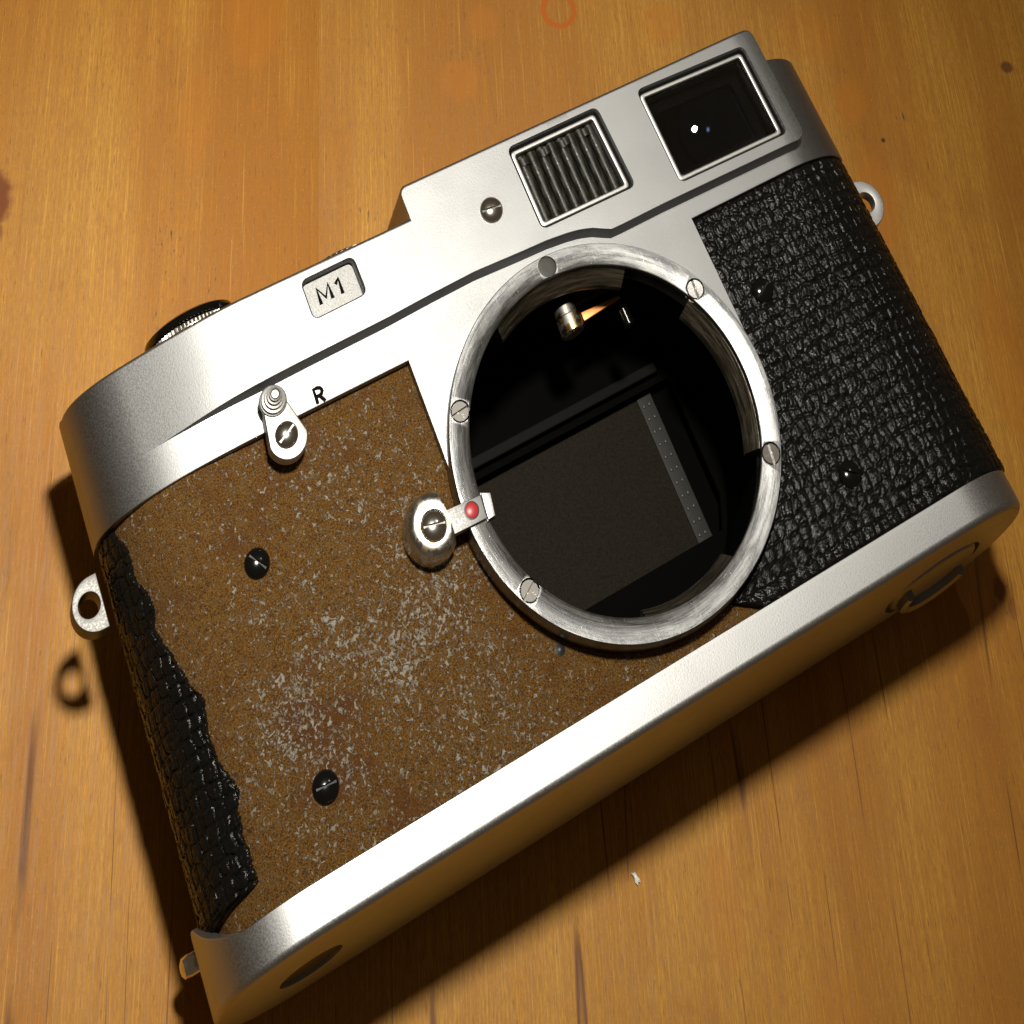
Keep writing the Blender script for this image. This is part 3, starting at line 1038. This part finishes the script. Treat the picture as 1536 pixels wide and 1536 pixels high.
# torn remnant round the left end: run the line backwards over the left tip
half = [(x - a * 0.35, z - b * 0.35, a, b) for x, z, a, b in half]
left_line = line_table([(x, 2 * ZC - z, a, -b) for x, z, a, b in reversed(half[:len(half) // 2])] + half[1:len(half) // 2])
sL, PL = left_line
mid = len(half[:len(half) // 2]) - 1
TEAR = [(-28, -71.9), (-26.2, -71.75), (-24.8, -71.2), (-24.5, -69.6), (-24.1, -68.2), (-23.9, -66.4), (-23.6, -65.35), (-21.1, -65.3), (-18.5, -65.5), (-15.8, -65.2), (-14.3, -64.6), (-12.8, -64.7), (-11.1, -65.6),
        (-7.7, -66.1), (-5.1, -65.9), (-3.2, -65.4), (-0.9, -66.5), (2.1, -67.3), (4.5, -67.9), (7.3, -68.8), (8.9, -68.3), (11.35, -68.25), (13.3, -69.1), (15.2, -69.4), (17.6, -69.2), (19.9, -69.9), (21.6, -70.3)]


def left_s1(y):
    x = interp(TEAR, y) + 0.35 * rag(y)
    xs = PL[mid:, 0]
    return float(np.interp(min(max(x, xs[0]), -58), xs, sL[mid:]))


leather_piece('leather_remnant', left_line, lambda y: sL[mid] - 12.0, left_s1, -27.25, 21.2, 150, 330, 9, 'torn strip of black covering with ragged edge', 0.6, 0.05)

# ---- small lever with stepped knob, beside the letter
lv = bpy.data.objects.new('rewind_release_lever', None); COL.objects.link(lv); lv.parent = root
c1, r1, c2, r2 = Vector((-45.35, 19.15)), 2.95, Vector((-45.75, 24.0)), 1.75
ol = []
for i in range(25):
    t = math.radians(180 + 8 + (180 - 16 + 0) * i / 24 - 0)
    ol.append((c1.x + r1 * math.cos(t), c1.y + r1 * math.sin(t)))
for i in range(17):
    t = math.radians(-4 + 188 * i / 16)
    ol.append((c2.x + r2 * math.cos(t), c2.y + r2 * math.sin(t)))
finish('lever_plate', plate(ol, 31.15, 32.9, 0.2), M['lever'], lv)
pr = [(0, 32.7), (2.05, 32.7), (2.05, 33.0), (1.95, 33.1)]
for i, r in enumerate((1.75, 1.4, 1.08, 0.80)):
    zz = 33.15 + 0.55 * i
    pr += [(r + 0.06, zz), (r, zz + 0.1), (r, zz + 0.48)]
pr += [(0.72, 35.3), (0.5, 35.45), (0, 35.5)]
finish('stepped_knob', lathe(pr, (-45.8, 24.1, 0), 48), M['lever'], lv, 25)
o = put_screw(screw_mesh(1.72, 1.0, 0.32, 0.42), M['chrome'], (-45.5, 19.35, 32.9), 26.4, lv)

# ---- lens release button with its tab across the ring
rl = bpy.data.objects.new('lens_release_button', None); COL.objects.link(rl); rl.parent = root
cx, cy, rr, xf = -30.2, 0.75, 4.1, -27.75
loops = []
prof_d = [(0, 29.4), (0, 31.8)] + [(1.45 * (1 - math.cos(t)), 31.8 + 2.0 * math.sin(t)) for t in np.linspace(0.1, math.pi / 2, 10)]
V, F = [], []
n = 64
for d, z in prof_d:
    r = rr - d
    xf_ = xf - d * 0.10
    for i in range(n):
        t = 2 * math.pi * i / n
        x, y = cx + r * 0.95 * math.cos(t), cy + r * 1.02 * math.sin(t)
        V.append((min(x, xf_), y, z))
for j in range(len(prof_d) - 1):
    for i in range(n):
        i2 = (i + 1) % n
        F.append((j * n + i, j * n + i2, (j + 1) * n + i2, (j + 1) * n + i))
F.append(tuple(range(n))[::-1]); F.append(tuple(range((len(prof_d) - 1) * n, len(prof_d) * n)))
dome = raw(V, F)
dome = boolean(dome, [solid_cyl((-30.25, 0.4, 0), 2.0, 33.3, 40, 40)])
finish('dome', dome, M['worn'], rl, 45)
put_screw(screw_mesh(1.92, 1.05, 0.3, 0.42), M['chrome'], (-30.25, 0.4, 33.35), -12.4, rl)
tabm = finish('release_tab', plate([(-27.9, -1.7), (-22.75, -1.85), (-22.45, 1.1), (-27.9, 1.45)], 32.4, 33.5, 0.1), M['badge'], rl)
finish('tab_nib', plate([(-22.7, -2.15), (-21.5, -2.1), (-21.0, 0.75), (-22.35, 1.3)], 32.3, 33.62, 0.12), M['lever'], rl)
finish('red_dot', lathe([(0, 33.2), (0.95, 33.2), (0.95, 33.58), (0.8, 33.66), (0, 33.72)], (-24.45, -0.1, 0), 32), M['red'], rl)
finish('dot_rim', lathe([(0.96, 33.5), (1.12, 33.5), (1.12, 33.57), (0.96, 33.59)], (-24.45, -0.1, 0), 32, closed=True), M['black_satin'], rl)
finish('body_pin', lathe([(0, 29.0), (0.62, 29.0), (0.62, 29.55), (0.75, 29.66), (0.6, 29.7), (0.3, 29.85), (0, 29.9)], (-18.55, -19.05, 0), 20), M['black_satin'], root)

# ---- strap lugs
def lug(c, r, z0, z1, rh, xcut, side):
    pts = []
    for i in range(49):
        t = math.radians((90 if side < 0 else -90) + 180 * i / 48)
        pts.append((c[0] + r * math.cos(t), c[1] + r * math.sin(t)))
    pts += [(xcut, c[1] - r), (xcut, c[1] + r)] if side < 0 else [(xcut, c[1] + r), (xcut, c[1] - r)]
    hole = [(c[0] + HX[side] + rh * math.cos(math.radians(t)), c[1] + 0.1 + rh * math.sin(math.radians(t))) for t in range(0, 360, 10)]
    return plate(pts, z0, z1, 0.14, [hole])


HX = {-1: -0.95, 1: 0.7}
lg = finish('strap_lug', lug((-73.95, 15.25), 3.4, 16.2, 19.0, 1.5, -72.95, -1), M['lug'], root)
lg = finish('strap_lug', lug((61.9, 16.0), 3.75, 13.4, 15.6, 1.55, 60.4, 1), M['lug_lit'], root)

# ---- dials on the top
dial = bpy.data.objects.new('winding_knob', None); COL.objects.link(dial); dial.parent = root
KC = (-51.0, 0, 19.5)
finish('rim', lathe([(0, 41.0), (6.6, 41.0), (7.1, 41.25), (7.25, 41.7), (7.1, 42.2), (6.6, 42.5), (0, 42.6)], KC, 72, 'Y'), M['dark_chrome'], dial)


def knurled(c, r0, r1, y0, y1, n):
    V, F = [], []
    for row in range(2):
        for i in range(n * 2):
            t = 2 * math.pi * (i + 0.0) / (n * 2)
            for y in ((y0, (y0 + y1) / 2) if row == 0 else ((y0 + y1) / 2 + 0.05, y1)):
                r = r1 if (i + row) % 2 else r0
                V.append((c[0] + r * math.cos(t), y, c[2] + r * math.sin(t)))
    m = n * 2
    for row in range(2):
        b = row * m * 2
        for i in range(m):
            i2 = (i + 1) % m
            F.append((b + i * 2, b + i2 * 2, b + i2 * 2 + 1, b + i * 2 + 1))
    b = m * 2
    for i in range(m):
        i2 = (i + 1) % m
        F.append((i * 2 + 1, i2 * 2 + 1, b + i2 * 2, b + i * 2))
    return raw(V, F)


finish('knurl', knurled(KC, 6.75, 7.0, 39.7, 41.0, 70), M['knurl'], dial, 15)
finish('collar', lathe([(6.4, 38.4), (6.4, 39.75), (0, 39.75)], KC, 48, 'Y'), M['black_satin'], dial)
sd = bpy.data.objects.new('shutter_dial', None); COL.objects.link(sd); sd.parent = root
SK = (-28.0, 0, 22.0)
finish('knurl', knurled(SK, 6.6, 6.95, 38.7, 40.1, 44), M['knurl'], sd, 15)
finish('dial_face', lathe([(6.6, 40.05), (6.2, 40.3), (0, 40.35)], SK, 48, 'Y'), M['satin'], sd)
# catch pin on the left end near the base
finish('catch_pin', lathe([(0, -73.75), (0.6, -73.65), (1.1, -73.3), (1.35, -72.6), (1.35, -70.5), (0, -70.5)], (0, -24.2, 8.0), 28, 'X'), M['chrome'], root)

# ------------------------------------------------------------------ a crumb on the table
bm = bmesh.new()
bmesh.ops.create_icosphere(bm, subdivisions=2, radius=0.5 * MM)
for v in bm.verts:
    k = 1 + 0.35 * math.sin(v.co.x * 9000 + v.co.y * 7000 + 1)
    v.co = Vector((v.co.x * k * 0.7, v.co.y * k * 1.5, v.co.z * 0.6))
me = bpy.data.meshes.new('crumb'); bm.to_mesh(me); bm.free()
cr = finish('crumb', me, M['crumb'])
cr.location = Vector((-10.8, -41.3, 0.2)) * MM
cr.rotation_euler = (0, 0, 0.2)
cr['label'] = 'tiny pale crumb on the bare table below the camera'
cr['category'] = 'crumb'
